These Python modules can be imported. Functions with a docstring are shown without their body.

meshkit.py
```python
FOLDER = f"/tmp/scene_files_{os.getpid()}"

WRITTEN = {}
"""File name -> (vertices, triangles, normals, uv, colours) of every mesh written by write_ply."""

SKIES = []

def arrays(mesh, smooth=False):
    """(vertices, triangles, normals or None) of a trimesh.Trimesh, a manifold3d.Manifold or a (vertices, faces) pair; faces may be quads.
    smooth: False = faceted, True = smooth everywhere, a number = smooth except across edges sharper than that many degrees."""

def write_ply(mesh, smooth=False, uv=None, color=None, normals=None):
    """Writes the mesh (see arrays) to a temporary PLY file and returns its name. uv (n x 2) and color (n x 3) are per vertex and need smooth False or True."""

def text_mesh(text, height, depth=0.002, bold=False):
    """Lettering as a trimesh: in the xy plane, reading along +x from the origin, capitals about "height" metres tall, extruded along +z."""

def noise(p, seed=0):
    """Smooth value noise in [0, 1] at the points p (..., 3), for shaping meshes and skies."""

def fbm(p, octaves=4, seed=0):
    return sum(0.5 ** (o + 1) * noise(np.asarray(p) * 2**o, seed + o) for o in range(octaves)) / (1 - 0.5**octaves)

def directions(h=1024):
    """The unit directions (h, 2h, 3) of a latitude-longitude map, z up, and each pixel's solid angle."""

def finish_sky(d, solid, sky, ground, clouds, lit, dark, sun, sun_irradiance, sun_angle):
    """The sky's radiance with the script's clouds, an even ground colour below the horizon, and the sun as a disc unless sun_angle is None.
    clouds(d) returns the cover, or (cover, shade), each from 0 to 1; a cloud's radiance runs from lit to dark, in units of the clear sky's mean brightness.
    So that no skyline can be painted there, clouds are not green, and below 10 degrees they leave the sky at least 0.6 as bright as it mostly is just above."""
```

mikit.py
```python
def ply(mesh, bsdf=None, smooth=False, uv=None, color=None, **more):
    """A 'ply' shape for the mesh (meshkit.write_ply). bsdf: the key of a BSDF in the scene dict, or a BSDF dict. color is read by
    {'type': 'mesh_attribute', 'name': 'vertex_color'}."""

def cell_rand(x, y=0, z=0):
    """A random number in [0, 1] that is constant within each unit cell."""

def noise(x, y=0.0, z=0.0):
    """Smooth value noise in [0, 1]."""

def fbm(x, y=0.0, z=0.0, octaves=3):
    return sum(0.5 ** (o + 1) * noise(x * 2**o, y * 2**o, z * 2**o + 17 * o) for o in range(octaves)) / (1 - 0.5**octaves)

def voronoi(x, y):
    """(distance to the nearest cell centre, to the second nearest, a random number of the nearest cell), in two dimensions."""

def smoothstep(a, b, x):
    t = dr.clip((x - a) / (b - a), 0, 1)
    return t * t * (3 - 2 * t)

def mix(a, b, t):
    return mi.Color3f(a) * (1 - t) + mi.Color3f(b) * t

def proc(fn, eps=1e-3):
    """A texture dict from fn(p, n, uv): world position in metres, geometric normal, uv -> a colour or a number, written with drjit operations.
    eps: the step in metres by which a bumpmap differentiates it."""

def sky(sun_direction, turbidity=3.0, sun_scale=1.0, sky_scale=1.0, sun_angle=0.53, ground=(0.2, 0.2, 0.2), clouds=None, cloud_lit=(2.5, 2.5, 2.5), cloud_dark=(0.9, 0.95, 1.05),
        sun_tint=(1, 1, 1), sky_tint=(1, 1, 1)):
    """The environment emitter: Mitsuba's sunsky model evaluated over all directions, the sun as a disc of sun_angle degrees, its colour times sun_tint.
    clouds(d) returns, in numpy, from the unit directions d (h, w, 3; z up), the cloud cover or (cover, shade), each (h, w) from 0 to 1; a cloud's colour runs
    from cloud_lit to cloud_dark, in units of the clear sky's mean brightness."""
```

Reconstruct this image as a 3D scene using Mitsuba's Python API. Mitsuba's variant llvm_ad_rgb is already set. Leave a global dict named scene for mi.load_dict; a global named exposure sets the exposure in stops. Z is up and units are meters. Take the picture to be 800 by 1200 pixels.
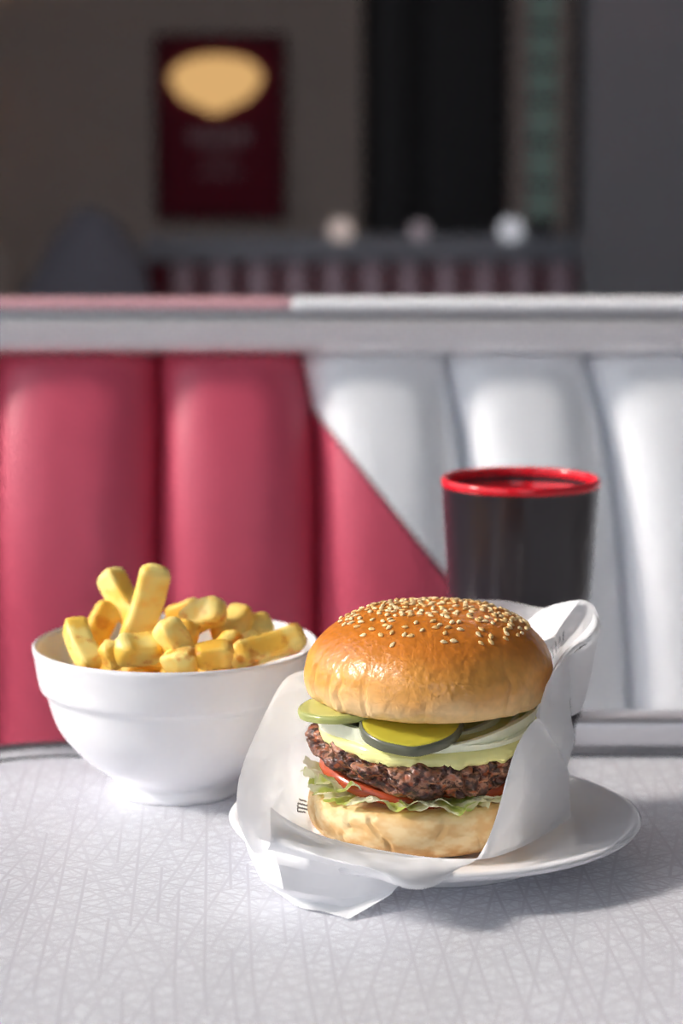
import math, random
import numpy as np
import trimesh
import manifold3d as m3
from scipy.interpolate import RectBivariateSpline, PchipInterpolator, make_interp_spline
import drjit as dr
import mitsuba as mi
import mikit, meshkit

T = mi.ScalarTransform4f
rng = np.random.default_rng(7)
random.seed(7)
scene, labels = {}, {}

# ------------------------------------------------------------------ camera, sky, sun, exposure
TAB = 0.75                       # height of the table top
CAM = np.array([0.0, 0.0, TAB + 0.325])
PITCH, F = math.radians(8.9), 2700.0
fwd = np.array([0, math.cos(PITCH), -math.sin(PITCH)])
upv = np.array([0, math.sin(PITCH), math.cos(PITCH)])
scene['camera'] = {'type': 'thinlens', 'fov': 2 * math.degrees(math.atan(400 / F)), 'fov_axis': 'x',
                   'aperture_radius': 0.0070, 'focus_distance': 1.035, 'near_clip': 0.05, 'far_clip': 100.0,
                   'to_world': T().look_at(origin=CAM.tolist(), target=(CAM + fwd).tolist(), up=[0, 0, 1])}
exposure = 1.06
SUN_AZ, SUN_EL = math.radians(-6), math.radians(32)
SUN = [-math.cos(SUN_EL) * math.cos(SUN_AZ), math.cos(SUN_EL) * math.sin(SUN_AZ), math.sin(SUN_EL)]
scene['sky'] = mikit.sky(SUN, turbidity=3, sun_scale=1.65, sky_scale=3.7, sun_angle=11, ground=(0.30, 0.30, 0.31),
                         clouds=lambda d: 0.80 + 0.0 * d[..., 0], cloud_lit=(2.3, 2.35, 2.5), sun_tint=(0.74, 0.86, 1.16))


def at(px, py, Y=None, z=None):
    """The point seen at a pixel of the 800 x 1200 frame, at depth Y or at height z above the table."""
    d = fwd + (px - 400) / F * np.array([1, 0, 0]) - (py - 600) / F * upv
    t = (Y / d[1]) if Y is not None else (TAB + z - CAM[2]) / d[2]
    return CAM + t * d


def lin(r, g, b):
    c = np.array([r, g, b]) / 255.0
    return [float(x) for x in np.where(c < 0.04045, c / 12.92, ((c + 0.055) / 1.055) ** 2.4)]


def rgb(c):
    return {'type': 'rgb', 'value': list(c)}


# ------------------------------------------------------------------ materials
def principled(key, col, rough=0.5, two=False, **kw):
    d = {'type': 'principled', 'base_color': col if isinstance(col, dict) else rgb(col), 'roughness': rough, **kw}
    scene[key] = {'type': 'twosided', 'inner': d} if two else d
    return key


def C3(c):
    return mi.Color3f(*[float(x) for x in c])


def laminate(p, n, uv):
    base, line = C3(lin(212, 214, 219)), C3(lin(184, 183, 190))
    amount = mi.Float(0)
    sets = [(3, 92, .06, .8), (-9, 80, .055, .7), (14, 70, .055, .55), (38, 80, .055, .6), (-42, 85, .055, .65), (25, 150, .08, .4), (-24, 140, .08, .4),
            (63, 100, .065, .7), (-66, 95, .065, .7), (84, 90, .055, .5), (50, 160, .09, .35), (-55, 150, .09, .35), (-3, 170, .1, .4)]
    for i, (deg, fr, w, a) in enumerate(sets):
        t = math.radians(deg)
        u = p.x * math.cos(t) + p.y * math.sin(t)
        v = -p.x * math.sin(t) + p.y * math.cos(t)
        u = u * fr + 0.55 * mikit.noise(v * 9.0, u * 7, i * 3.1)
        c = dr.floor(u)
        on = mikit.cell_rand(c, i * 7 + 1, dr.floor(v * 13 + 5 * mikit.cell_rand(c, i)))
        off = dr.abs(u - c - 0.25 - 0.5 * mikit.cell_rand(c, i * 11 + 3))
        amount = dr.maximum(amount, a * dr.select(on > 0.25, 1 - mikit.smoothstep(w * .6, w * 1.7, off), 0.0))
    return mikit.mix(base, line, amount * 0.95)


principled('m_laminate', mikit.proc(laminate), 0.42, specular=0.45)
scene['m_chrome'] = {'type': 'roughconductor', 'material': 'none', 'alpha': 0.16, 'specular_reflectance': rgb((.78, .78, .80))}
scene['m_steel'] = {'type': 'principled', 'base_color': rgb((.88, .86, .88)), 'roughness': 0.28, 'metallic': 0.6}
principled('m_red_vinyl', lin(200, 76, 100), 0.42, specular=0.5)
principled('m_roll', lin(206, 158, 166), 0.3, specular=0.5)  # pinkish base colour paints the red reflected in a chrome edge
principled('m_white_vinyl', lin(238, 240, 243), 0.38, specular=0.5)
principled('m_ceramic', (.83, .83, .845), 0.12, specular=0.5, clearcoat=0.4, clearcoat_gloss=0.95)
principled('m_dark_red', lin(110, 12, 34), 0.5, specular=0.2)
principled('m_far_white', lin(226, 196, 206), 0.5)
principled('m_wall', lin(204, 188, 178), 0.9)
principled('m_far_rail', lin(160, 162, 170), 0.6)
principled('m_front_wall', (.72, .72, .73), 0.9)
principled('m_partition', lin(120, 122, 126), 0.8)
principled('m_ceiling', (.62, .62, .63), 0.9)
principled('m_floor', lin(90, 86, 84), 0.5)
principled('m_black', (.012, .012, .014), 0.6)
principled('m_black_panel', (.02, .02, .023), 0.5)
principled('m_door_frame', lin(226, 206, 196), 0.6)
principled('m_green_glass', lin(226, 254, 238), 0.4, specular=0.3)
principled('m_jacket', lin(128, 128, 138), 0.9)
principled('m_poster', lin(120, 14, 42), 0.5, specular=0.15)
principled('m_poster_frame', lin(84, 10, 30), 0.5, specular=0.15)
principled('m_poster_text', lin(190, 160, 165), 0.5)
principled('m_black_base', (.03, .03, .03), 0.4)
principled('m_ink', lin(120, 122, 132), 0.7, two=True)
scene['m_paper'] = {'type': 'principledthin', 'base_color': rgb((.95, .955, .965)), 'roughness': 0.55, 'spec_trans': 0.0, 'diff_trans': 1.15, 'eta': 1.3}
scene['m_paper_double'] = {'type': 'principledthin', 'base_color': rgb((.93, .935, .945)), 'roughness': 0.5, 'spec_trans': 0.0, 'diff_trans': 0.35, 'eta': 1.3}  # same paper, darker and less translucent so the folds look shaded
principled('m_tumbler', (.022, .017, .022), 0.22, specular=0.55)
principled('m_red_rim', (.72, .012, .025), 0.12, specular=0.6)
scene['m_cola'] = {'type': 'roughplastic', 'diffuse_reflectance': rgb((.030, .024, .030)), 'alpha': 0.3}

BX, BY = 0.0410, 1.045            # middle of the burger and of its plate


def crust(p, n, uv):
    h = (p.z - TAB - .0745) / .040 + 0.28 * (mikit.fbm(p.x * 60, p.y * 60, p.z * 60) - .5)
    low, mid, top = C3(lin(230, 192, 136)), C3(lin(220, 154, 70)), C3(lin(196, 114, 32))
    c = mikit.mix(low, mid, mikit.smoothstep(0.02, 0.42, h))
    c = mikit.mix(c, top, mikit.smoothstep(.40, .85, h))
    f = mikit.fbm(p.x * 420, p.y * 420, p.z * 300, octaves=2)
    return c * (0.90 + 0.22 * f)


def crust_bump(p, n, uv):
    return mikit.fbm(p.x * 500, p.y * 500, p.z * 260, octaves=3)


scene['m_crust'] = {'type': 'bumpmap', 'arbitrary': {**mikit.proc(crust_bump, 4e-4)}, 'scale': 0.0006,
                    'bsdf': {'type': 'principled', 'base_color': mikit.proc(crust), 'roughness': 0.32, 'specular': 0.5, 'clearcoat': 0.8, 'clearcoat_gloss': 0.90}}


def crumb(p, n, uv):
    f = mikit.fbm(p.x * 160, p.y * 160, p.z * 200)
    h = (p.z - TAB - .012) / .02
    c = mikit.mix(C3(lin(222, 182, 124)), C3(lin(238, 212, 164)), mikit.smoothstep(.3, .7, f))
    return mikit.mix(C3(lin(196, 142, 80)), c, mikit.smoothstep(-.25, .4, h + .5 * (f - .5)))


principled('m_bottom_bun', mikit.proc(crumb), 0.5, specular=0.4)


def meat(p, n, uv):
    a = mikit.fbm(p.x * 170, p.y * 170, p.z * 190)
    b = mikit.fbm(p.x * 420 + 9, p.y * 420, p.z * 420)
    c = mikit.mix(C3(lin(92, 50, 38)), C3(lin(172, 122, 98)), mikit.smoothstep(.38, .68, a))
    c = mikit.mix(c, C3(lin(168, 82, 40)), mikit.smoothstep(.58, .72, b) * .7)
    return mikit.mix(c, C3(lin(38, 17, 14)), mikit.smoothstep(.54, .38, b) * .8)


scene['m_meat'] = {'type': 'bumpmap', 'arbitrary': mikit.proc(lambda p, n, uv: mikit.fbm(p.x * 520, p.y * 520, p.z * 520), 3e-4), 'scale': 0.0011,
                   'bsdf': {'type': 'principled', 'base_color': mikit.proc(meat), 'roughness': 0.36, 'specular': 0.6}}


def fry_col(p, n, uv):
    a = mikit.fbm(p.x * 90, p.y * 90, p.z * 90)
    c = mikit.mix(C3(lin(250, 202, 84)), C3(lin(254, 230, 140)), mikit.smoothstep(.35, .65, a))
    return mikit.mix(c, C3(lin(222, 152, 56)), mikit.smoothstep(.58, .80, mikit.fbm(p.x * 140 + 5, p.y * 140, p.z * 140)))


principled('m_fry', mikit.proc(fry_col), 0.42, specular=0.4)
principled('m_fry_dark', mikit.proc(lambda p, n, uv: fry_col(p, n, uv) * mi.Color3f(.92, .84, .68)), 0.42, specular=0.4)
principled('m_seed', lin(240, 214, 160), 0.35, specular=0.4)
principled('m_seed_toasted', lin(226, 186, 120), 0.35, specular=0.4)
principled('m_pickle', lin(186, 178, 62), 0.10, specular=0.6)
principled('m_pickle_pale', lin(182, 184, 112), 0.14, specular=0.6)
principled('m_pickle_skin', lin(96, 98, 80), 0.22, specular=0.5)
principled('m_pickle_skin_pale', lin(160, 166, 96), 0.2, specular=0.5)
principled('m_sauce', lin(234, 231, 156), 0.16, specular=0.5)
principled('m_tomato', lin(178, 76, 42), 0.2, specular=0.5)
principled('m_onion', lin(234, 238, 212), 0.16, specular=0.5)


def leaf(p, n, uv):
    a = mikit.fbm(p.x * 130, p.y * 130, p.z * 60)
    return mikit.mix(C3(lin(200, 214, 118)), C3(lin(240, 243, 216)), mikit.smoothstep(.34, .58, a))


scene['m_lettuce'] = {'type': 'principledthin', 'base_color': mikit.proc(leaf), 'roughness': 0.3, 'spec_trans': 0.0, 'diff_trans': 0.7, 'eta': 1.35}


# ------------------------------------------------------------------ helpers
def outward(mesh):
    """Flips the faces of a (vertices, faces) pair whose signed volume about its middle is negative."""
    if not isinstance(mesh, tuple):
        return mesh
    v, f = np.asarray(mesh[0], float), np.asarray(mesh[1], int)
    if f.shape[1] == 4:
        f = np.vstack([f[:, [0, 1, 2]], f[:, [0, 2, 3]]])
    w = v - v.mean(0)
    return (v, f[:, ::-1] if np.einsum('ij,ij->', w[f[:, 0]], np.cross(w[f[:, 1]], w[f[:, 2]])) < 0 else f)


def put(key, mesh, bsdf, smooth=False, **kw):
    if bsdf not in ('m_paper', 'm_paper_double', 'm_lettuce', 'm_red_vinyl', 'm_white_vinyl', 'm_ink'):
        mesh = outward(mesh)
    n, k = 0, key
    while k in scene:
        n += 1
        k = f'{key}_{n:03d}'
    scene[k] = mikit.ply(mesh, bsdf, smooth, **kw)
    return k


def tag(key, label=None, cat=None, group=None, kind=None):
    labels[key] = {k: v for k, v in (('label', label), ('category', cat), ('group', group), ('kind', kind)) if v}


def thing(name, label, cat, group=None):
    """The key that the keys of a thing's parts start with."""
    n, k = 0, name
    while k in labels:
        n += 1
        k = f'{name}_{n:03d}'
    tag(k, label, cat, group)
    return k


def struct(key, mesh, bsdf, smooth=False):
    k = put(key, mesh, bsdf, smooth)
    labels[k] = {'kind': 'structure'}
    return k


def box(x0, x1, y0, y1, z0, z1):
    m = trimesh.creation.box((x1 - x0, y1 - y0, z1 - z0))
    m.apply_translation(((x0 + x1) / 2, (y0 + y1) / 2, (z0 + z1) / 2))
    return m


def rbox(x0, x1, y0, y1, z0, z1, r=.004):
    """A box with rounded edges."""
    s = m3.Manifold.sphere(r, 12)
    return m3.Manifold.batch_hull([s.translate((x, y, z)) for x in (x0 + r, x1 - r) for y in (y0 + r, y1 - r) for z in (z0 + r, z1 - r)])


def grid_faces(nu, nv, wrap=False):
    f = []
    for i in range(nu - 1):
        j = np.arange(nv if wrap else nv - 1)
        a, b = i * nv + j, i * nv + (j + 1) % nv
        f.append(np.stack([a, a + nv, b + nv, b], 1))
    return np.vstack(f)


def lathe(profile, seg=96, centre=(0, 0, 0), steps=0):
    """Revolves the (r, z) polyline, ordered so that its outside is on the right when it goes upward."""
    p = np.array(profile, float)
    if steps:
        t = np.concatenate([[0], np.cumsum(np.hypot(*np.diff(p, axis=0).T))])
        p = PchipInterpolator(t, p)(np.linspace(0, t[-1], steps))
    a = np.linspace(0, 2 * np.pi, seg, endpoint=False)
    v = np.stack([np.maximum(p[:, :1], 0) * np.cos(a), np.maximum(p[:, :1], 0) * np.sin(a), np.repeat(p[:, 1:], seg, 1)], -1)
    return (v.reshape(-1, 3) + np.array(centre), grid_faces(len(p), seg, True)[:, ::-1])


def prism(points, y0, y1):
    """A polygon in x and z, extruded along y."""
    from shapely.geometry import Polygon
    m = trimesh.creation.extrude_polygon(Polygon(points), y1 - y0, engine='earcut')
    m.apply_transform(np.array([[1, 0, 0, 0], [0, 0, -1, y1], [0, 1, 0, 0], [0, 0, 0, 1.0]]))
    return m


def sweep(path, half, scales, seg=18, power=3.2, up=(0, 0, 1)):
    """A rounded square section swept along the path."""
    path, tang = np.array(path, float), np.gradient(np.array(path, float), axis=0)
    a = np.linspace(0, 2 * np.pi, seg, endpoint=False)
    c, s = np.cos(a), np.sin(a)
    k = (np.abs(c) ** power + np.abs(s) ** power) ** (-1 / power)
    rows = []
    for q, t, sc in zip(path, tang, scales):
        t = t / np.linalg.norm(t)
        side = np.cross(t, up)
        side /= np.linalg.norm(side)
        n = np.cross(side, t)
        rows.append(q + sc * k[:, None] * (c[:, None] * half[0] * side + s[:, None] * half[1] * n))
    return (np.vstack(rows), grid_faces(len(path), seg, True))


def instances(key, shape, place):
    n, k = 0, key
    while k in scene:
        n += 1
        k = f'{key}_{n:03d}'
    scene[k] = {**shape, 'to_world': place}
    return k


# ------------------------------------------------------------------ the room
WX, RX, FY, NY, CZ = -1.15, 2.6, 4.95, -2.6, 2.75
struct('floor', box(WX - .1, RX + .1, NY - .1, FY + .1, -.1, 0), 'm_floor')
struct('ceiling', box(WX - .1, RX + .1, NY - .1, FY + .1, CZ, CZ + .1), 'm_ceiling')
struct('wall_right', box(RX, RX + .1, NY, FY, 0, CZ), 'm_front_wall')
struct('wall_front', trimesh.util.concatenate([box(WX, RX, NY - .1, NY, 0, .9), box(WX, RX, NY - .1, NY, 2.2, CZ), box(WX, -.4, NY - .1, NY, .9, 2.2), box(1.0, RX, NY - .1, NY, .9, 2.2)]), 'm_front_wall')
w0, w1, z0, z1 = -1.6, 2.45, .80, 2.45
struct('wall_left', trimesh.util.concatenate([box(WX - .1, WX, NY, FY, 0, z0), box(WX - .1, WX, NY, FY, z1, CZ), box(WX - .1, WX, NY, w0, z0, z1), box(WX - .1, WX, w1, FY, z0, z1)]), 'm_front_wall')
struct('window_1', trimesh.util.concatenate([box(WX - .07, WX - .03, y - .02, y + .02, z0, z1) for y in (w0 + .02, .35, w1 - .02)] + [box(WX - .07, WX - .03, w0, w1, z, z + .04) for z in (z0, z1 - .04)]), 'm_steel')
struct('window_2', trimesh.util.concatenate([box(x - .02, x + .02, NY - .07, NY - .03, .9, 2.2) for x in (-.38, .3, .98)]), 'm_steel')  # unseen front window, added for fill light from behind the camera
# far wall, with the dark door opening cut out
dx0, dx1 = at(424, 140, FY)[0], at(601, 140, FY)[0]
struct('wall_back', trimesh.util.concatenate([box(WX, dx0, FY, FY + .1, 0, CZ), box(dx1, RX, FY, FY + .1, 0, CZ), box(dx0, dx1, FY, FY + .1, 2.15, CZ)]), 'm_wall')
d1 = struct('door_1', box(dx0, dx1, FY + .10, FY + .14, 0, 2.15), 'm_black')
xa, xb = at(478, 140, FY)[0], at(500, 140, FY)[0]
for a, b in ((dx0 + .02, xa), (xb, dx1 - .02)):
    put(d1 + '__door_panel', rbox(a, b, FY + .075, FY + .105, .1, 2.1, .006), 'm_black_panel', 30)
put(d1 + '__meeting_stile', box(xa, xb, FY + .09, FY + .10, .0, 2.1), 'm_black')
# tall narrow glazed strip beside the door
gx = [at(p, 140, FY)[0] for p in (600, 615, 651, 667, 688)]
zg = at(0, 258, FY)[2]
w3 = struct('window_3', trimesh.util.concatenate([box(gx[0], gx[1], FY - .05, FY, 0, 2.4), box(gx[2], gx[3], FY - .05, FY, 0, 2.4), box(gx[1], gx[2], FY - .05, FY, 0, zg - .035), box(gx[1], gx[2], FY - .05, FY, 2.3, 2.4)]), 'm_door_frame')
z = zg
for i in range(12):
    h = .075 + .02 * random.random()
    k = put(w3 + '__pane', rbox(gx[1] + .002, gx[2] - .002, FY - .035 - .006 * random.random(), FY - .012, z, z + h - .010, .004), 'm_green_glass', 30)
    z += h
put(w3 + '__backing', box(gx[1], gx[2], FY - .012, FY - .004, zg - .035, 2.3), 'm_black')
struct('trim_1', box(gx[3], gx[4], FY - .03, FY, 0, 2.4), 'm_black')  # black strip put in for the dark gap beside the partition
px0 = at(688, 170, 3.6)[0]
struct('wall_partition', box(px0, RX, 3.6, 3.7, 0, CZ), 'm_partition')

# ------------------------------------------------------------------ poster on the far wall
t = thing('poster', 'framed dark red poster with a glowing gold shell emblem on the grey wall', 'poster')
A, B = at(183, 43, FY - .03), at(331, 254, FY - .03)
x0, x1, zt, zb = A[0], B[0], A[2], B[2]
put(t + '__board', box(x0, x1, FY - .02, FY - .001, zb, zt), 'm_poster')
for b in ((x0 - .006, x0 + .006, zb, zt), (x1 - .006, x1 + .006, zb, zt), (x0 - .006, x1 + .006, zt - .006, zt + .006), (x0 - .006, x1 + .006, zb - .006, zb + .006)):
    put(t + '__frame', rbox(b[0], b[1], FY - .032, FY - .001, b[2], b[3], .003), 'm_poster_frame', 30)
prof = [(a_ + (253 - a_) * .10, b_ + (95 - b_) * .14) for a_, b_ in [(193, 88), (200, 76), (214, 66), (234, 61), (252, 59), (272, 61), (292, 65), (306, 75), (313, 86), (311, 97), (303, 110), (293, 121), (278, 128), (262, 137), (252, 139), (242, 137), (228, 129), (212, 122), (202, 111), (195, 99)]]
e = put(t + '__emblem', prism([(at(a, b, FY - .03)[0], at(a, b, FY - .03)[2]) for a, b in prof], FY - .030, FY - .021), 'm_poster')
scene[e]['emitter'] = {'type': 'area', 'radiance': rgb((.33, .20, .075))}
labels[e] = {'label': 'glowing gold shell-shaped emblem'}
for row, (yy, hh, xs) in enumerate([(160, 14, [(222, 232), (235, 244), (248, 258), (261, 270), (274, 292)]), (182, 5, [(236, 246), (249, 262), (265, 276)]), (203, 5, [(234, 247), (251, 268), (271, 282)])]):
    for a, b in xs:
        P, Q = at(a, yy - hh / 2, FY - .022), at(b, yy + hh / 2, FY - .022)
        put(t + '__lettering', box(P[0], Q[0], FY - .0225, FY - .0195, Q[2], P[2]), 'm_poster_text')

# warm wall lamp just left of the frame (it makes the glow at the upper left)
t = thing('wall_lamp', 'brass wall lamp with a warm glowing shade left of the poster', 'lamp')
L = at(-62, 40, FY)
put(t + '__bracket', rbox(L[0] - .03, L[0] + .03, FY - .03, FY, L[2] - .10, L[2] + .02, .006), 'm_poster_frame', 30)
s = lathe([(.022, 0), (.045, .05), (.062, .11), (.058, .11), (.041, .05), (.018, 0)], 48, (L[0], FY - .10, L[2] - .05))
put(t + '__lamp_shade', s, 'm_door_frame', 40)
g = put(t + '__bulb', trimesh.creation.icosphere(2, .03), 'm_door_frame', True)
scene[g]['to_world'] = T().translate([L[0], FY - .10, L[2] + .03])
scene[g]['emitter'] = {'type': 'area', 'radiance': rgb((12.0, 6.6, 2.7))}

# ------------------------------------------------------------------ far booth with red and white stripes
t = thing('far_booth', 'distant booth seat back with narrow red and white stripes and a grey top rail', 'booth')
YF = 4.2
zr0, zr1, xl, xr = at(0, 305, YF)[2], at(0, 277, YF)[2], at(168, 310, YF)[0], at(690, 310, YF)[0]
for edge in range(13):
    a, b, c = (at(157 + 44.0 * edge + o, 315, YF)[0] for o in (0, 28, 43.6))
    if edge:
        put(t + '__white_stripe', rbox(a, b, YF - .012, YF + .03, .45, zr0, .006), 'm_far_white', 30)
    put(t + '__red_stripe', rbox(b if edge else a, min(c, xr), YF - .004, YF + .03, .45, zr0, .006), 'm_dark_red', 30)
put(t + '__top_rail', rbox(xl, xr, YF - .03, YF + .10, zr0 - .003, zr1, .008), 'm_far_rail', 30)
put(t + '__back_board', box(xl, xr, YF + .03, YF + .09, .0, zr0), 'm_dark_red')
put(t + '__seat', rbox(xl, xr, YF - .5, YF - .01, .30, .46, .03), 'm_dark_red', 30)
for px, py, r, e, lab in ((399, 290, .021, (.20, .165, .145), 'warm white round ball with an added glow on the far booth rail, left of the dark door'),
                          (491, 290, .017, (.065, .06, .065), 'dim grey round ball with an added glow on the far booth rail, in front of the dark door'),
                          (598, 291, .021, (.22, .235, .255), 'cool white round ball with an added glow on the far booth rail, below the green glass strip')):
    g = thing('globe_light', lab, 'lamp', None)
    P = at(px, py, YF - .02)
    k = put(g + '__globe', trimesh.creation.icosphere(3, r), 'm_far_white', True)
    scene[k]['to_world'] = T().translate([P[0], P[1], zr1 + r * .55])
    scene[k]['emitter'] = {'type': 'area', 'radiance': rgb(e)}  # weak glow added to the balls so they show as bright spots
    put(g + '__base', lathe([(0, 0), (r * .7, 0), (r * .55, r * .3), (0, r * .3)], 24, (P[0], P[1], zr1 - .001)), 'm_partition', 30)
# grey jacket heaped over the far seat
v, f = trimesh.creation.icosphere(5, 1.0).vertices, trimesh.creation.icosphere(5, 1.0).faces
q = v * np.array([.118, .10, .26]) * (1 + .22 * (meshkit.fbm(v * 2.2 + 5, 3)[:, None] - .5))
q[:, 0] += .09 * np.clip(q[:, 2], -.3, .3) * 1.0
P = at(104, 258, 3.9)
put('grey_jacket', (q + np.array([P[0] - .01, 3.9, P[2] - .25]), f), 'm_jacket', True)
tag('grey_jacket', 'dark grey cloth jacket in a rounded heap behind the near booth, left of the stripes', 'jacket')
P, Q = at(-8, 300, 4.5), at(16, 345, 4.5)
put('brass_bar', rbox(P[0], Q[0], 4.48, 4.52, .6, P[2] + .02, .01), 'm_wall', 30)
tag('brass_bar', 'blurred tan post at the left edge behind the grey jacket', 'post')

# added pendant lamp, out of view, to brighten the far booth and wall
t = thing('pendant_lamp', 'added unseen pendant lamp brightening the far room behind the near booth', 'lamp')
put(t + '__lamp_shade', lathe([(.02, .16), (.10, .10), (.16, 0), (.155, 0), (.095, .095), (.015, .15)], 48, (.45, 3.0, 1.95)), 'm_far_white', 40)
put(t + '__cord', lathe([(0, 0), (.004, 0), (.004, .64), (0, .64)], 12, (.45, 3.0, 2.11)), 'm_black')
g = put(t + '__bulb', trimesh.creation.icosphere(3, .05), 'm_far_white', True)
scene[g]['to_world'] = T().translate([.45, 3.0, 1.985])
scene[g]['emitter'] = {'type': 'area', 'radiance': rgb((13.0, 11.6, 10.8))}

# ------------------------------------------------------------------ near booth
t = thing('booth_bench', 'diner booth with a red and white channelled vinyl back and a ribbed chrome top rail', 'booth')
YB = 1.70
ztop, zbot = at(400, 404, YB)[2], TAB - .26
# seams: x at several heights (pixels), from the left edge to the right
rows_py = np.array([404, 440, 480, 540, 620, 720, 850, 1130.])
shift = {0: [0, 0, 0, 0, 0, 0, 0, 0], 1: [-7, -4, -1, 0, 0, 0, 0, 0], 2: [-24, -17, -8, -1, 0, 0, 0, 0],
         3: [-25, -19, -11, -3, 0, 2, 3, 4], 4: [-36, -28, -18, -8, 0, 7, 14, 20]}
seam_px = [-590, -395, -205, -14, 187, 372, 545, 722, 905, 1090, 1275, 1460, 1650]
seam_sh = [0, 0, 0, 0, 1, 2, 3, 4, 4, 4, 4, 4, 4]
zs = np.array([at(400, p, YB)[2] for p in rows_py])
zs[-1] = zbot
seams = []
for p, s in zip(seam_px, seam_sh):
    xs = np.array([at(p + o, q, YB)[0] for o, q in zip(shift[s], rows_py)])
    seams.append(PchipInterpolator(zs[::-1], xs[::-1]))


def channel(s0, s1, lo=lambda u: zbot + 0 * u, hi=lambda u: ztop + 0 * u, nu=44, nv=70, round_lo=0, round_hi=1):
    u, v = np.meshgrid(np.linspace(0, 1, nu), np.linspace(0, 1, nv), indexing='ij')
    z = lo(u) + (hi(u) - lo(u)) * v
    x = s0(z) * (1 - u) + s1(z) * u
    e = np.abs(2 * u - 1)
    bulge = .042 * np.sqrt(np.clip(1 - e ** 2.9, 0, 1))
    if round_hi:
        k = np.clip(1 - (hi(u) - z) / .014, 0, 1)
        bulge *= np.sqrt(np.clip(1 - k ** 2, 0, 1)) * .8 + .2
    if round_lo:
        for d in ((z - lo(u)), ):
            k = np.clip(1 - d / .006, 0, 1)
            bulge *= 1 - .25 * k ** 2
    lean = 1.2 * np.clip(z - (TAB - .02), 0, 1) ** 2
    y = YB + lean - bulge + .0012 * (meshkit.fbm(np.stack([x * 18, z * 14, z * 0 + 3], -1), 3) - .5)
    return (np.stack([x, y, z], -1).reshape(-1, 3), grid_faces(nu, nv))


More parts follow.
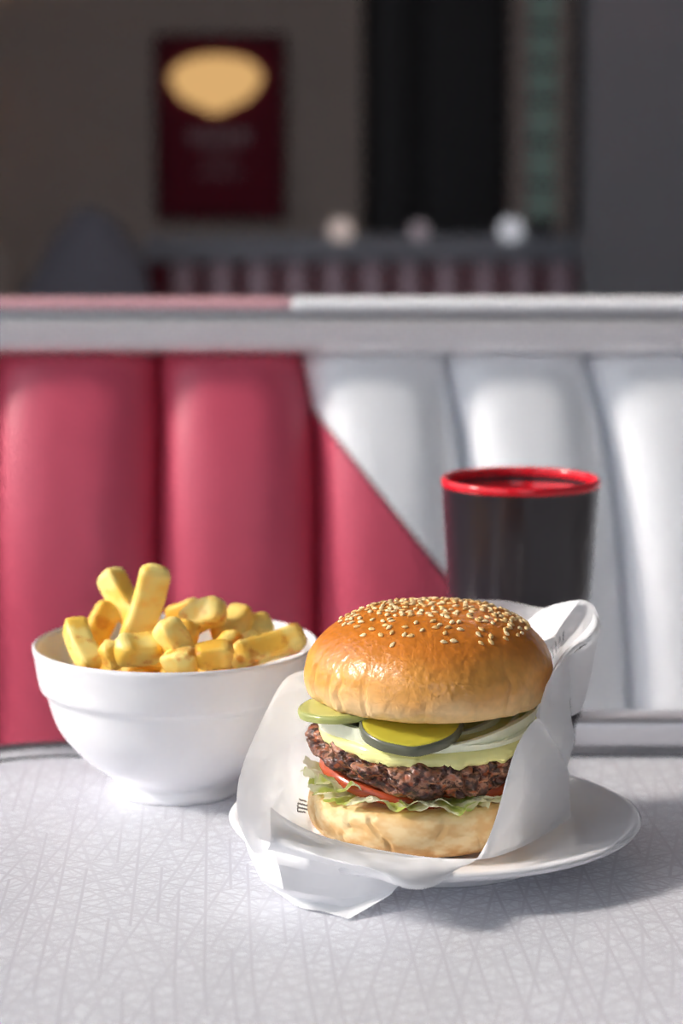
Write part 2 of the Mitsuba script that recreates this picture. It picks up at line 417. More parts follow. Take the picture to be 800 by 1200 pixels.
for i in range(len(seams) - 1):
    red = i < 5
    if i != 5:
        put(t + '__' + ('red' if red else 'white') + '_cushion_panel', channel(seams[i], seams[i + 1]), 'm_red_vinyl' if red else 'm_white_vinyl', True)
    else:
        za, zb_ = at(400, 482, YB)[2], at(400, 700, YB)[2]
        line = lambda u: za + (zb_ - za) * u
        put(t + '__red_cushion_panel', channel(seams[i], seams[i + 1], hi=line, round_hi=0), 'm_red_vinyl', True)
        put(t + '__white_cushion_panel', channel(seams[i], seams[i + 1], lo=lambda u: line(u) + .0006, round_lo=1), 'm_white_vinyl', True)
xl, xr = seams[0](.8) - .01, seams[-1](.8) + .01
put(t + '__back_board', box(xl, xr, YB + .045, YB + .14, 0, ztop + .0), 'm_black_base')
# ribbed chrome rail: a profile in y and z carried along x
zt1, zt0 = at(0, 361, YB)[2], at(0, 410, YB)[2]
prof = [(YB + .14, zt0 - .004), (YB + .005, zt0 - .004)]
nr = 3
for k in range(nr):
    for j in range(5):
        a = -math.pi / 2 + math.pi * j / 4
        h = (zt1 - .010 - zt0) / nr
        prof.append((YB - .004 - .0060 * math.cos(a), zt0 + h * (k + .5) + h * .5 * math.sin(a)))
prof += [(YB - .001, zt1 - .0005), (YB + .14, zt1 - .0005)]
from shapely.geometry import Polygon
m = trimesh.creation.extrude_polygon(Polygon(prof), xr - xl, engine='earcut')
m.apply_transform(np.array([[0, 0, 1, xl], [1, 0, 0, 0], [0, 1, 0, 0], [0, 0, 0, 1.0]]))
put(t + '__top_rail', m, 'm_steel', 50)
scene['m_groove'] = {'type': 'roughconductor', 'material': 'none', 'alpha': 0.3, 'specular_reflectance': rgb((.5, .49, .5))}
put(t + '__rail_groove', box(xl, xr, YB - .0045, YB + .02, zt1 - .010, zt1 - .0005), 'm_groove')
xm = at(341, 350, YB)[0]
zc = at(400, 347, YB + .06)[2]
put(t + '__red_top_roll', rbox(xl, xm, YB - .002, YB + .06, zt1 - .012, zc, .0045), 'm_roll', 40)  # red reflection on the chrome edge, painted as a pinkish roll
put(t + '__white_top_roll', rbox(xm, xr, YB - .002, YB + .06, zt1 - .012, zc, .0045), 'm_white_vinyl', 40)
put(t + '__seat_cushion', rbox(xl, xr, YB - .48, YB - .02, .34, .47, .03), 'm_white_vinyl', 40)
put(t + '__plinth', box(xl, xr, YB - .42, YB + .13, 0, .35), 'm_black_base')

# ------------------------------------------------------------------ table
t = thing('dining_table', 'diner table with a white crackle-patterned laminate top and chrome edge', 'table')
from shapely.geometry import box as sbox
tx0, tx1, ty0, ty1 = -.245, .62, .55, at(60, 876, z=0)[1] + .004
outline = sbox(tx0 + .1, ty0 + .1, tx1 - .1, ty1 - .1).buffer(.1, quad_segs=24)
top = outline.buffer(-.026, quad_segs=24)
m = trimesh.creation.extrude_polygon(top, .028, engine='earcut')
m.apply_translation((0, 0, TAB - .028))
put(t + '__tabletop', m, 'm_laminate', 30)
ring = np.array(outline.exterior.coords)[:-1]
nrm = np.roll(ring, -1, 0) - np.roll(ring, 1, 0)
nrm = np.stack([nrm[:, 1], -nrm[:, 0]], 1) / np.linalg.norm(nrm, axis=1, keepdims=True)
if Polygon(ring).exterior.is_ccw is False:
    nrm = -nrm
sec = [(-.027, -.034), (0.001, -.034)]
for k in range(4):
    for j in range(5):
        a = -math.pi / 2 + math.pi * j / 4
        sec.append((.001 + .002 * math.cos(a), -.0305 + .008 * k + .004 + .0038 * math.sin(a)))
sec += [(.0005, .0015), (-.001, .003), (-.004, .0042), (-.009, .0042), (-.012, .0030), (-.0135, .0), (-.0145, -.0012), (-.0255, -.0012), (-.0262, .0004), (-.027, -.002)]
v = np.stack([np.concatenate([ring + nrm * o, np.full((len(ring), 1), TAB + h)], 1) for o, h in sec])
put(t + '__edge_trim', (v.reshape(-1, 3), grid_faces(len(sec), len(ring), True)[:, ::-1]), 'm_chrome', 50)
gx0 = .118
put(t + '__edge_rail', rbox(gx0, tx1 - .05, ty1 - .012, ty1 + .012, TAB - .02, TAB + .0185, .005), 'm_steel', 40)
put(t + '__pedestal', lathe([(0, .02), (.05, .02), (.05, TAB - .05), (.16, TAB - .0345), (0, TAB - .0345)], 48, ((tx0 + tx1) / 2, (ty0 + ty1) / 2, 0)), 'm_chrome', 40)
put(t + '__pedestal_base', lathe([(0, 0), (.27, 0), (.27, .012), (.06, .035), (0, .035)], 64, ((tx0 + tx1) / 2, (ty0 + ty1) / 2, 0)), 'm_chrome', 40)

# ------------------------------------------------------------------ plate
prof = [(0, .0045), (.050, .0045), (.052, .0), (.0555, 0), (.0575, .0045), (.070, .0075), (.088, .0135), (.0953, .0165), (.0963, .0178), (.0958, .0190), (.0943, .0192), (.086, .0168),
        (.070, .0118), (.062, .0098), (.056, .0088), (0, .0085)]
put('plate', lathe(prof, 144, (BX + .0026, BY, TAB + .0002), steps=90), 'm_ceramic', True)
tag('plate', 'round white china plate under the paper-wrapped hamburger', 'plate')

# ------------------------------------------------------------------ bowl
CY = 1.151
CX = at(206, 753, CY)[0]
prof = [(0, .006), (.024, .006), (.027, 0), (.0315, 0), (.0322, .002), (.0318, .0065), (.0335, .0088), (.0430, .0155), (.0530, .0245), (.0608, .0350), (.0650, .0470), (.0660, .0508), (.0671, .0522), (.0688, .0536),
        (.0704, .060), (.0716, .068), (.0727, .0735), (.0728, .0750), (.0718, .0756), (.0706, .0748), (.0690, .066), (.0640, .046), (.0520, .027), (.0340, .0145), (0, .0105)]
put('bowl', lathe([(r, z * 1.03) for r, z in prof], 144, (CX, CY, TAB + .0002), steps=150), 'm_ceramic', True)
tag('bowl', 'white china bowl with a banded rim, heaped with chips', 'bowl')


# ------------------------------------------------------------------ chips
def fry(p, q, half=(.0065, .0065), bend=.002, seed=0, taper=0.0):
    r = np.random.default_rng(seed)
    p, q = np.array(p), np.array(q)
    n = 16
    s = np.linspace(0, 1, n)
    d = q - p
    L = np.linalg.norm(d)
    side = np.cross(d, r.normal(size=3))
    side /= np.linalg.norm(side)
    path = p + d * s[:, None] + side * (bend * np.sin(np.pi * s))[:, None]
    e = min(.0055 / L, .3)
    sc = np.minimum(1, np.sqrt(np.clip(1 - (1 - np.minimum(s, 1 - s) / e).clip(0, 1) ** 2.6, 0, 1)))
    sc = sc * (1 + .06 * r.normal(size=n)) * (1 - taper * s)
    sc[0] = sc[-1] = .02
    s2 = np.concatenate([[0], e * np.array([.04, .15, .4, .75]), np.linspace(e, 1 - e, 14), 1 - e * np.array([.75, .4, .15, .04]), [1]])
    path = np.stack([np.interp(s2, s, path[:, k]) for k in range(3)], 1)
    edge = np.minimum(s2, 1 - s2) / e
    sc2 = np.where(edge < 1, np.sqrt(np.clip(1 - (1 - edge.clip(0, 1)) ** 2.6, 0, 1)), 1) * (1 - taper * s2) * (1 + .07 * (meshkit.noise(np.stack([s2 * 2.2 + seed, s2 * 0, s2 * 0], -1)) - .5))
    sc2[0] = sc2[-1] = .02
    tw = np.cross(d / L, r.normal(size=3))
    v, f = sweep(path, half, sc2, 32, 7.0, up=tw)
    v = v + .0007 * (meshkit.fbm(v * 120 + seed * 3.7, 3)[:, None] - .5) * (v - v.mean(0)) / .01
    return v, f


named = [
    ((184, 662, 1.165), (152, 757, 1.170), (.0080, .0062), 'tall thick golden chip standing highest in the bowl, leaning right', 0),
    ((126, 668, 1.205), (170, 738, 1.185), (.0070, .0062), 'golden chip leaning left, behind the tallest chip in the bowl', 0),
    ((86, 727, 1.155), (112, 786, 1.135), (.0066, .0062), 'pale chip leaning at the left rim of the bowl', 0),
    ((132, 706, 1.195), (104, 768, 1.180), (.0068, .0062), 'golden chip sloping between the left rim chip and the leaning one', 1),
    ((135, 760, 1.122), (188, 756, 1.135), (.0066, .0070), 'stubby pale chip lying crosswise at the front rim below the tallest chip', 0),
    ((188, 728, 1.128), (212, 776, 1.130), (.0068, .0064), 'plump yellow chip upright at the front middle of the bowl', 0),
    ((236, 708, 1.195), (196, 722, 1.200), (.0066, .0060), 'pale chip on the crest of the heap, just right of the tallest chip', 0),
    ((264, 714, 1.165), (216, 734, 1.175), (.0070, .0064), 'broad golden chip lying on top in the middle of the bowl', 0),
    ((288, 712, 1.190), (250, 750, 1.175), (.0062, .0060), 'golden chip slanting up behind the middle of the heap', 1),
    ((318, 732, 1.195), (284, 742, 1.190), (.0062, .0058), 'short pale chip near the back right rim of the bowl', 0),
    ((356, 744, 1.160), (272, 770, 1.138), (.0066, .0064), 'long pale chip resting along the right front rim of the bowl', 0),
    ((262, 742, 1.146), (268, 772, 1.150), (.0060, .0060), 'small browned chip end poking up right of the heap middle', 1),
    ((274, 768, 1.124), (226, 774, 1.122), (.0060, .0058), 'browned chip lying flat at the front rim, right of the middle', 1),
    ((232, 772, 1.120), (192, 777, 1.126), (.0058, .0058), 'pale chip lying flat at the front rim, middle of the bowl', 0),
    ((226, 738, 1.150), (206, 760, 1.160), (.0062, .0060), 'brown-edged chip tucked under the broad chip in the middle', 1),
    ((122, 754, 1.125), (134, 784, 1.130), (.0052, .0050), 'thin golden chip end at the front left of the bowl', 1),
    ((306, 746, 1.165), (282, 758, 1.172), (.0056, .0056), 'small golden chip behind the long chip on the right', 1),
]
for i, (a, b, half, lab, dark) in enumerate(named):
    k = put('french_fry', fry(at(a[0], a[1], a[2] - .027), at(b[0], b[1], b[2] - .027), half, .0018, i + 1, .05), 'm_fry_dark' if dark else 'm_fry', True)
    tag(k, lab, 'chip', 'chips in the white bowl')
for i in range(22):
    a = rng.uniform(0, 2 * np.pi)
    r = .036 * math.sqrt(rng.uniform(0.05, 1))
    lvl = .044 + .018 * (i % 2) + rng.uniform(-.003, .003) + .006 * (r < .022)
    c = np.array([CX + r * math.cos(a), CY + r * math.sin(a), TAB + lvl])
    b = rng.uniform(0, np.pi)
    L = .019 if r > .02 else .026
    d = np.array([math.cos(b), math.sin(b), rng.uniform(-.15, .15)]) * L
    k = put('french_fry', fry(c - d, c + d, (.0062, .006), .0015, 60 + i, .03), 'm_fry_dark' if i % 2 else 'm_fry', True)
    tag(k, 'golden chip buried low inside the heap in the white bowl, mostly covered by others', 'chip', 'buried chips in the white bowl')

# ------------------------------------------------------------------ drinking glass
t = thing('drinking_glass', 'dark tumbler of cola with a bright red rim standing behind the hamburger', 'glass')
GY = 1.245
GX = at(610, 560, GY)[0]
R1, R0, GH = .0430, .0338, .149
ro = lambda z: R0 + (R1 - R0) * z / GH
zr = GH - .0048
k = put(t + '__tumbler', lathe([(0, 0), (R0 - .003, 0), (R0 - .0005, .0015), (ro(.004), .004), (ro(.07) , .07), (ro(zr), zr), (ro(zr) - .0028, zr), (ro(.07) - .0028, .07), (ro(.008) - .003, .008), (0, .007)], 128, (GX, GY, TAB + .0003)), 'm_tumbler', 35)
labels[k] = {'label': 'dark plum-grey tumbler wall'}
k = put(t + '__rim', lathe([(ro(zr), zr + .0001), (R1 + .0004, GH - .003), (R1 + .0002, GH - .001), (R1 - .0008, GH), (R1 - .0022, GH - .0003), (R1 - .003, GH - .0025), (ro(zr) - .0026, zr + .0001), (ro(zr) - .0045, zr - .009), (ro(zr) - .0032, zr - .009), (ro(zr) - .0027, zr - .0005)], 128, (GX, GY, TAB + .0003), steps=60), 'm_red_rim', 50)
labels[k] = {'label': 'translucent red rim'}
lv = zr - .0095
k = put(t + '__cola', lathe([(0, .0078), (ro(.01) - .007, .0082), (ro(lv) - .0048, lv), (0, lv)], 96, (GX, GY, TAB + .0003)), 'm_cola', 30)
labels[k] = {'label': 'dark brown cola'}

# ------------------------------------------------------------------ hamburger
t = thing('hamburger', 'hamburger in a glossy sesame bun with patty, pickles and lettuce, wrapped in white paper', 'hamburger')


def dome(phi, s):
    """The upper bun's surface at angle phi and profile position s (0 = underside middle, 1 = apex)."""
    P = np.array([(0, .070), (.030, .0705), (.047, .0715), (.0535, .0738), (.0562, .0775), (.0574, .0830), (.0566, .0895), (.0528, .0972), (.0450, .1045), (.0325, .1105), (.0170, .1138), (0, .1146)])
    tt = np.concatenate([[0], np.cumsum(np.hypot(*np.diff(P, axis=0).T))])
    q = PchipInterpolator(tt / tt[-1], P)(s)
    r, z = q[..., 0], q[..., 1]
    c, sn = np.cos(phi), np.sin(phi)
    p = np.stack([r * c, r * sn, z], -1)
    n = np.stack([c * r / .057, sn * r / .057, (z - .078) / .036], -1)
    n /= np.linalg.norm(n, axis=-1, keepdims=True) + 1e-9
    low = np.clip((.100 - z) / .022, 0, 1) * np.clip((r - .03) / .02, 0, 1)
    d = .0042 * (meshkit.fbm(p * 24 + 3.1, 3) - .5) + .0011 * (meshkit.fbm(p * 95, 3, 5) - .5)
    # baking creases, mostly on the left front near the lower rim
    for a0, w, dep, ln in ((199, 1.4, .0018, 1), (214, 1.2, .0010, .9), (221, 1.3, .0015, .75), (238, 1.2, .0009, .6), (251, 1.3, .0006, .5), (266, 1.4, .0005, .5), (289, 1.5, .0005, .45), (306, 1.8, .0016, .8), (316, 2.4, .0014, .5)):
        a = (np.degrees(phi) - a0 - 5 * (meshkit.noise(np.stack([z * 160, z * 0 + a0, z * 0], -1)) - .5) + 180) % 360 - 180
        d = d - dep * np.exp(-(a / w) ** 2) * np.clip(low * 1.6 * ln, 0, 1)
    rim = np.clip(1 - np.abs(z - .0745) / .004, 0, 1) * np.clip((r - .045) / .008, 0, 1)
    d = d + rim * .0030 * (meshkit.fbm(np.stack([phi * 5, phi * 0, phi * 0], -1), 3, 9) - .55)
    p = p + n * d[..., None]
    p[..., 2] += rim * .0028 * (meshkit.fbm(np.stack([phi * 7, phi * 0 + 4, phi * 0], -1), 3, 2) - .5)
    return p


NS, NP = 130, 300
s, ph = np.meshgrid(np.linspace(0, 1, NS), np.linspace(0, 2 * np.pi, NP, endpoint=False), indexing='ij')
v = dome(ph, s).reshape(-1, 3)
bun = t + '__top_bun'
scene[bun] = mikit.ply(outward((v + np.array([BX, BY, TAB]), grid_faces(NS, NP, True))), 'm_crust', True)
labels[bun] = {'label': 'glossy golden brown upper bun half'}
# sesame seeds
a = np.linspace(0, 2 * np.pi, 8, endpoint=False)
rows = []
for x, w in ((-1, .02), (-.85, .42), (-.45, .78), (0, .80), (.4, .62), (.8, .30), (1, .02)):
    rows.append(np.stack([np.full(8, x * .00185), np.cos(a) * w * .0014, np.sin(a) * w * .00085], 1))
seed_shapes = [mikit.ply(outward((np.vstack(rows), grid_faces(7, 8, True))), m_, True) for m_ in ('m_seed', 'm_seed_toasted')]
placed, count, tries = [], 0, 0
extra = [(330, .75), (246, .66), (262, .74), (278, .72), (282, .68), (300, .70), (236, .74), (320, .68), (225, .80), (298, .66), (255, .79), (290, .735), (272, .755)]
while count < 262 and tries < 20000:
    tries += 1
    if extra:
        deg, ss = extra.pop()
        phi = math.radians(deg)
    else:
        # a patch around the crown, shifted to the right and back
        rr, aa = .049 * math.sqrt(rng.uniform()), rng.uniform(0, 2 * np.pi)
        x, y = .006 + rr * math.cos(aa), .002 + rr * .94 * math.sin(aa)
        R = math.hypot(x, y)
        if R > .0535 or rng.uniform() < .55 * max(0, (rr - .030) / .019) or (y < -.020 and x < .02 and rng.uniform() < .6):
            continue
        phi = math.atan2(y, x)
        lo_, hi_ = .66, 1.0
        for _ in range(18):
            mid = (lo_ + hi_) / 2
            q = dome(np.array(phi), np.array(mid))
            lo_, hi_ = (mid, hi_) if math.hypot(q[0], q[1]) > R else (lo_, mid)
        ss = (lo_ + hi_) / 2
    p0 = dome(np.array(phi), np.array(ss))
    if any(np.linalg.norm(p0 - o) < .0030 for o in placed):
        continue
    placed.append(p0)
    e = 2e-2
    tu, tv = dome(np.array(phi + .05), np.array(ss)) - p0, dome(np.array(phi), np.array(min(ss + e, .999))) - dome(np.array(phi), np.array(ss - e))
    n = np.cross(tu, tv)
    n /= np.linalg.norm(n)
    if n[2] < 0 and p0[2] > .09:
        n = -n
    x = np.cross(n, rng.normal(size=3))
    x /= np.linalg.norm(x)
    M = np.eye(4)
    sc = rng.uniform(.88, 1.12)
    M[:3, 0], M[:3, 1], M[:3, 2] = x * sc, np.cross(n, x) * sc, n * sc
    M[:3, 3] = p0 + np.array([BX, BY, TAB]) + n * .0004
    instances(bun + '__sesame_seed', seed_shapes[int(rng.uniform() < .35)], T(M))
    count += 1

# lower bun
P = [(0, .0095), (.036, .0095), (.0455, .0112), (.0505, .0155), (.0525, .0215), (.0520, .0270), (.0500, .0305), (.0470, .0316), (.030, .0310), (0, .031)]
v, f = lathe(P, 240, steps=80)
phi = np.arctan2(v[:, 1], v[:, 0])
R = np.hypot(v[:, 0], v[:, 1])
d = .0022 * (meshkit.fbm(v * 22 + 9, 2) - .5) + .0006 * (meshkit.fbm(v * 130, 3, 4) - .5)
for a0, w, dep, sl in ((196, 1.0, .0014, 300), (214, .9, .0015, -500), (226, 1.1, .0016, 250), (248, .9, .0015, -350), (203, .9, .0012, -700), (275, 1.6, .0010, 300), (300, 1.6, .0008, -200)):
    a = (np.degrees(phi) - a0 - (v[:, 2] - .02) * sl * 1.4 - 7 * (meshkit.noise(np.stack([v[:, 2] * 220, v[:, 2] * 0 + a0, v[:, 2] * 0], -1)) - .5) + 180) % 360 - 180
    d -= dep * np.exp(-(a / w) ** 2)
hor = np.exp(-((v[:, 2] - .019 - .004 * np.sin(phi * 5)) / .0011) ** 2) * (np.abs((np.degrees(phi) % 360) - 215) < 24)
d -= .0010 * hor
k = np.clip((R - .03) / .018, 0, 1)[:, None]
v = v + k * d[:, None] * np.stack([np.cos(phi), np.sin(phi), phi * 0], 1)
v[:, 2] += .0018 * (meshkit.fbm(np.stack([phi * 3, phi * 0, phi * 0], -1), 2, 3) - .5) * (v[:, 2] > .025) * k[:, 0]
key = t + '__bottom_bun'
scene[key] = mikit.ply(outward((v + np.array([BX - .004, BY, TAB]), f)), 'm_bottom_bun', True)
labels[key] = {'label': 'pale crinkled lower bun half'}

# patty
P = [(0, 0), (.038, -.0002), (.046, .0010), (.0505, .0045), (.0525, .0090), (.0515, .0135), (.0475, .0170), (.042, .0182), (0, .0178)]
v, f = lathe(P, 420, steps=150)
phi, R = np.arctan2(v[:, 1], v[:, 0]), np.hypot(v[:, 0], v[:, 1])
k = np.clip((R - .030) / .016, 0, 1)
lump = .0085 * (meshkit.fbm(v * 80 + 1.3, 4, 2) - .5) + .0058 * (meshkit.noise(v * 170, 7) - .5) + .0026 * (meshkit.fbm(v * 420, 2, 11) - .5)
crack = -.0030 * np.clip(1 - np.abs(meshkit.fbm(v * 120 + 4, 2, 21) - .5) / .045, 0, 1)
mid = v - np.stack([v[:, 0] * .8, v[:, 1] * .8, v[:, 2] * 0 + .009], 1)
mid /= np.linalg.norm(mid, axis=1, keepdims=True) + 1e-9
v = v + mid * (k * (lump + crack))[:, None]
v[:, :2] *= (1 + .03 * np.cos(phi - math.radians(190)) + .05 * (meshkit.noise(np.stack([phi * 3.0, phi * 0, phi * 0], -1), 5) - .5))[:, None]
v[:, 2] = v[:, 2] * (1.0 + .25 * np.clip(v[:, 0] / .05, -1, 0)) + .0405 - .12 * v[:, 0] * (v[:, 0] < 0) + .075 * v[:, 1]
key = t + '__patty'
scene[key] = mikit.ply(outward((v + np.array([BX - .0005, BY, TAB]), f)), 'm_meat', True)
labels[key] = {'label': 'coarse browned beef patty'}


def disc(r, h, seg=72, wob=.03, seed=1, edge=.3):
    P = [(0, 0), (r * (1 - edge * h / r), 0), (r, h * .25), (r, h * .75), (r * (1 - edge * h / r), h), (0, h)]
    v, f = lathe(P, seg, steps=40)
    a = np.arctan2(v[:, 1], v[:, 0])
    v[:, :2] *= (1 + wob * (meshkit.fbm(np.stack([np.cos(a) * 2 + 5, np.sin(a) * 2, a * 0], -1), 2, seed) - .5) * 2)[:, None]
    return v, f


def pose(v, c, tilt_x=0, tilt_y=0):
    M = trimesh.transformations.euler_matrix(math.radians(tilt_x), math.radians(tilt_y), 0)[:3, :3]
    return v @ M.T + np.array([BX, BY, TAB]) + np.array(c)


# tomato slices under the patty
for c, r, tx_, ty_, sd in (((-.014, -.004, .0345), .038, 4, 10, 1), ((.012, -.006, .0345), .0310, 3, -1, 2)):
    v, f = disc(r, .0055, wob=.02, seed=sd)
    k = put(t + '__tomato_slice', (pose(v, c, tx_, ty_), f), 'm_tomato', 40)
    labels[k] = {'label': 'orange-red tomato slice'}
# lettuce: ruffled strips fanned round the rim
for i, (a0, a1, ri, ro, zc, amp, fr, lift) in enumerate(((172, 232, .030, .0565, .0375, .0035, 5.5, .004), (160, 222, .030, .0545, .0335, .0030, 7.5, -.002), (225, 300, .030, .0540, .0362, .0030, 3.0, -.0010),
                                                         (255, 335, .030, .0530, .0352, .0034, 3.6, .0010), (300, 400, .030, .052, .034, .002, 5, 0), (40, 160, .030, .053, .0345, .0025, 7, 0))):
    aa, uu = np.meshgrid(np.radians(np.linspace(a0, a1, 150)), np.linspace(0, 1, 26), indexing='ij')
    pp = np.stack([aa * 4 + i * 9, uu * 2, uu * 0], -1)
    r = ri + (ro - ri) * uu + .004 * uu * (meshkit.fbm(pp * 2.3, 3, i) - .5) * 2
    wave = np.sin(aa * fr * 4 + 3 * meshkit.noise(pp, i + 3)) + .25 * np.sin(aa * fr * 9 + uu * 3)
    z = zc + lift * uu ** 2 + amp * uu ** 1.5 * wave * .8 + .0012 * (meshkit.fbm(pp * 6, 2, i) - .5)
    z = np.maximum(z, .0322)
    v = np.stack([r * np.cos(aa), r * np.sin(aa), z], -1).reshape(-1, 3) + np.array([BX - .002, BY, TAB])
    k = put(t + '__lettuce_leaf', (v, grid_faces(150, 26)), 'm_lettuce', True)
    labels[k] = {'label': 'pale green ruffled lettuce'}
aa, uu = np.meshgrid(np.linspace(0, 1, 24), np.linspace(-1, 1, 7), indexing='ij')
P0, P1 = at(402, 984, z=.0145), at(444, 993, z=.0150)
v = P0 + (P1 - P0) * aa[..., None] + np.array([0, -.0035, .0002]) * (uu * np.sin(np.pi * aa))[..., None] + np.array([0, 0, .0012]) * (1 - uu ** 2)[..., None]
k = put(t + '__lettuce_shred', (v.reshape(-1, 3), grid_faces(24, 7)), 'm_lettuce', True)
v = np.linspace(0, 1, 10)
pa, pb = at(352, 906, 1.048), at(372, 905, 1.052)
sp = pa + (pb - pa) * v[:, None] + np.array([0, 0, .0012]) * np.sin(v * 3)[:, None]
put(t + '__lettuce_shred', sweep(sp, (.0005, .0003), np.full(10, 1.0) * (1 - .6 * np.abs(v - .5)), 8), 'm_lettuce', True)

# green-yellow sauce over the patty, with drips at its front rim
NA, NU = 260, 40
aa, uu = np.meshgrid(np.linspace(0, 2 * np.pi, NA, endpoint=False), np.linspace(0, 1, NU), indexing='ij')
deg = np.degrees(aa)
drip = meshkit.fbm(np.stack([np.cos(aa) * 7, np.sin(aa) * 7, aa * 0], -1), 3, 4) - .45
for a0, w, am in ((262, 5, .5), (283, 3.0, .75), (296, 4, .4), (246, 6, .35), (312, 5, .4)):
    drip = drip + am * np.exp(-(((deg - a0 + 180) % 360 - 180) / w) ** 2)
r_out = .0520 + .0012 * drip
th = uu * 2
r = np.where(th < 1, r_out * np.sqrt(th.clip(0, 1)), r_out * np.sqrt((2 - th).clip(0, 1)))
x, y = r * np.cos(aa), r * np.sin(aa)
base = .0575 + .060 * y - .03 * x * (x < 0) + .012 * x
edge = np.clip((r - .038) / .013, 0, 1) ** 2
zt_ = base + .0056 - .0020 * edge
zb_2 = base - (.0030 + .0040 * np.clip(drip, -.2, 1)) * edge
mixw = np.clip((th - .92) / .16, 0, 1)
z = zt_ * (1 - mixw) + zb_2 * mixw
v = np.stack([x, y, z], -1).reshape(-1, 3) + np.array([BX, BY, TAB])
k = put(t + '__sauce', (v, grid_faces(NA, NU)), 'm_sauce', True)
fa = grid_faces(NA, NU)
seam = np.stack([np.arange(NU - 1) + (NA - 1) * NU, np.arange(NU - 1), np.arange(1, NU), np.arange(1, NU) + (NA - 1) * NU], 1)
scene[k] = mikit.ply(outward((v, np.vstack([fa, seam]))), 'm_sauce', True)
labels[k] = {'label': 'pale yellow-green melted sauce'}


# onion rings: slanting walls
def onion(r, h, th, c, tx_, ty_, slant=.25, a0=0, a1=360, seed=1):
    n = 140
    a = np.radians(np.linspace(a0, a1, n))
    prof = [(-th, 0), (0, 0), (slant * h * .6, h * .5), (slant * h, h), (slant * h - th, h), (slant * h * .6 - th, h * .5), (-th, 0)]
    rr = r * (1 + .05 * np.cos(2 * a + seed))
    v = np.stack([np.stack([(rr + o) * np.cos(a), (rr + o) * np.sin(a), np.full(n, hh) + .001 * np.sin(3 * a + seed)], -1) for o, hh in prof])
    return pose(v.reshape(-1, 3), c, tx_, ty_), grid_faces(len(prof), n)[:, ::-1]


for args in ((.0475, .0095, .0030, (-.0035, .000, .0590), 6, 3, .30, 100, 345, 1), (.0400, .0060, .0024, (.001, .000, .0600), 6, -2, .2, 0, 360, 2), (.0310, .0050, .0022, (.004, .004, .061), 5, -2, .2, 0, 360, 3),
             (.0465, .0085, .0024, (.004, .001, .0600), 7, -4, .30, 262, 420, 4)):
    k = put(t + '__onion_ring', onion(*args), 'm_onion', 40)
    labels[k] = {'label': 'translucent white onion ring'}
# pickles: flesh with a dark skin round the rim
for c, r, tx_, ty_, sd in (((-.0095, -.0345, .0655), .0225, 16, -1, 1), ((-.0390, -.0150, .0692), .0210, 2, -5, 2), ((.025, .022, .0690), .022, 0, 0, 3)):
    h = .0038 if sd == 2 else .0050
    v, f = disc(r, h, wob=.04, seed=sd, edge=.25)
    pk = put(t + '__pickle_slice', (pose(v, c, tx_, ty_), f), 'm_pickle_pale' if sd == 2 else 'm_pickle', 40)
    labels[pk] = {'label': 'yellow-green pickle slice'}
    P = [(r - .0008, -.0002), (r + .0006, .0003), (r + .0010, h * .5), (r + .0006, h - .0006), (r - .0003, h - .0001)]
    v, f = lathe(P, 72)
    a = np.arctan2(v[:, 1], v[:, 0])
    v[:, :2] *= (1 + .04 * (meshkit.fbm(np.stack([np.cos(a) * 2 + 5, np.sin(a) * 2, a * 0], -1), 2, sd) - .5) * 2)[:, None]
    k = put(pk + '__skin', (pose(v, c, tx_, ty_), f), 'm_pickle_skin_pale' if sd == 2 else 'm_pickle_skin', 50)
    labels[k] = {'label': 'pale green pickle skin' if sd == 2 else 'dark grey-green pickle skin'}

# ------------------------------------------------------------------ the paper round the burger
t = thing('burger_wrapper', 'creased white paper wrapper folded round the hamburger and hanging over the plate rim', 'paper')


def cp(c):
    return at(c[0], c[1], Y=c[2] - .032) if len(c) == 3 else at(c[0], c[1], z=c[3])


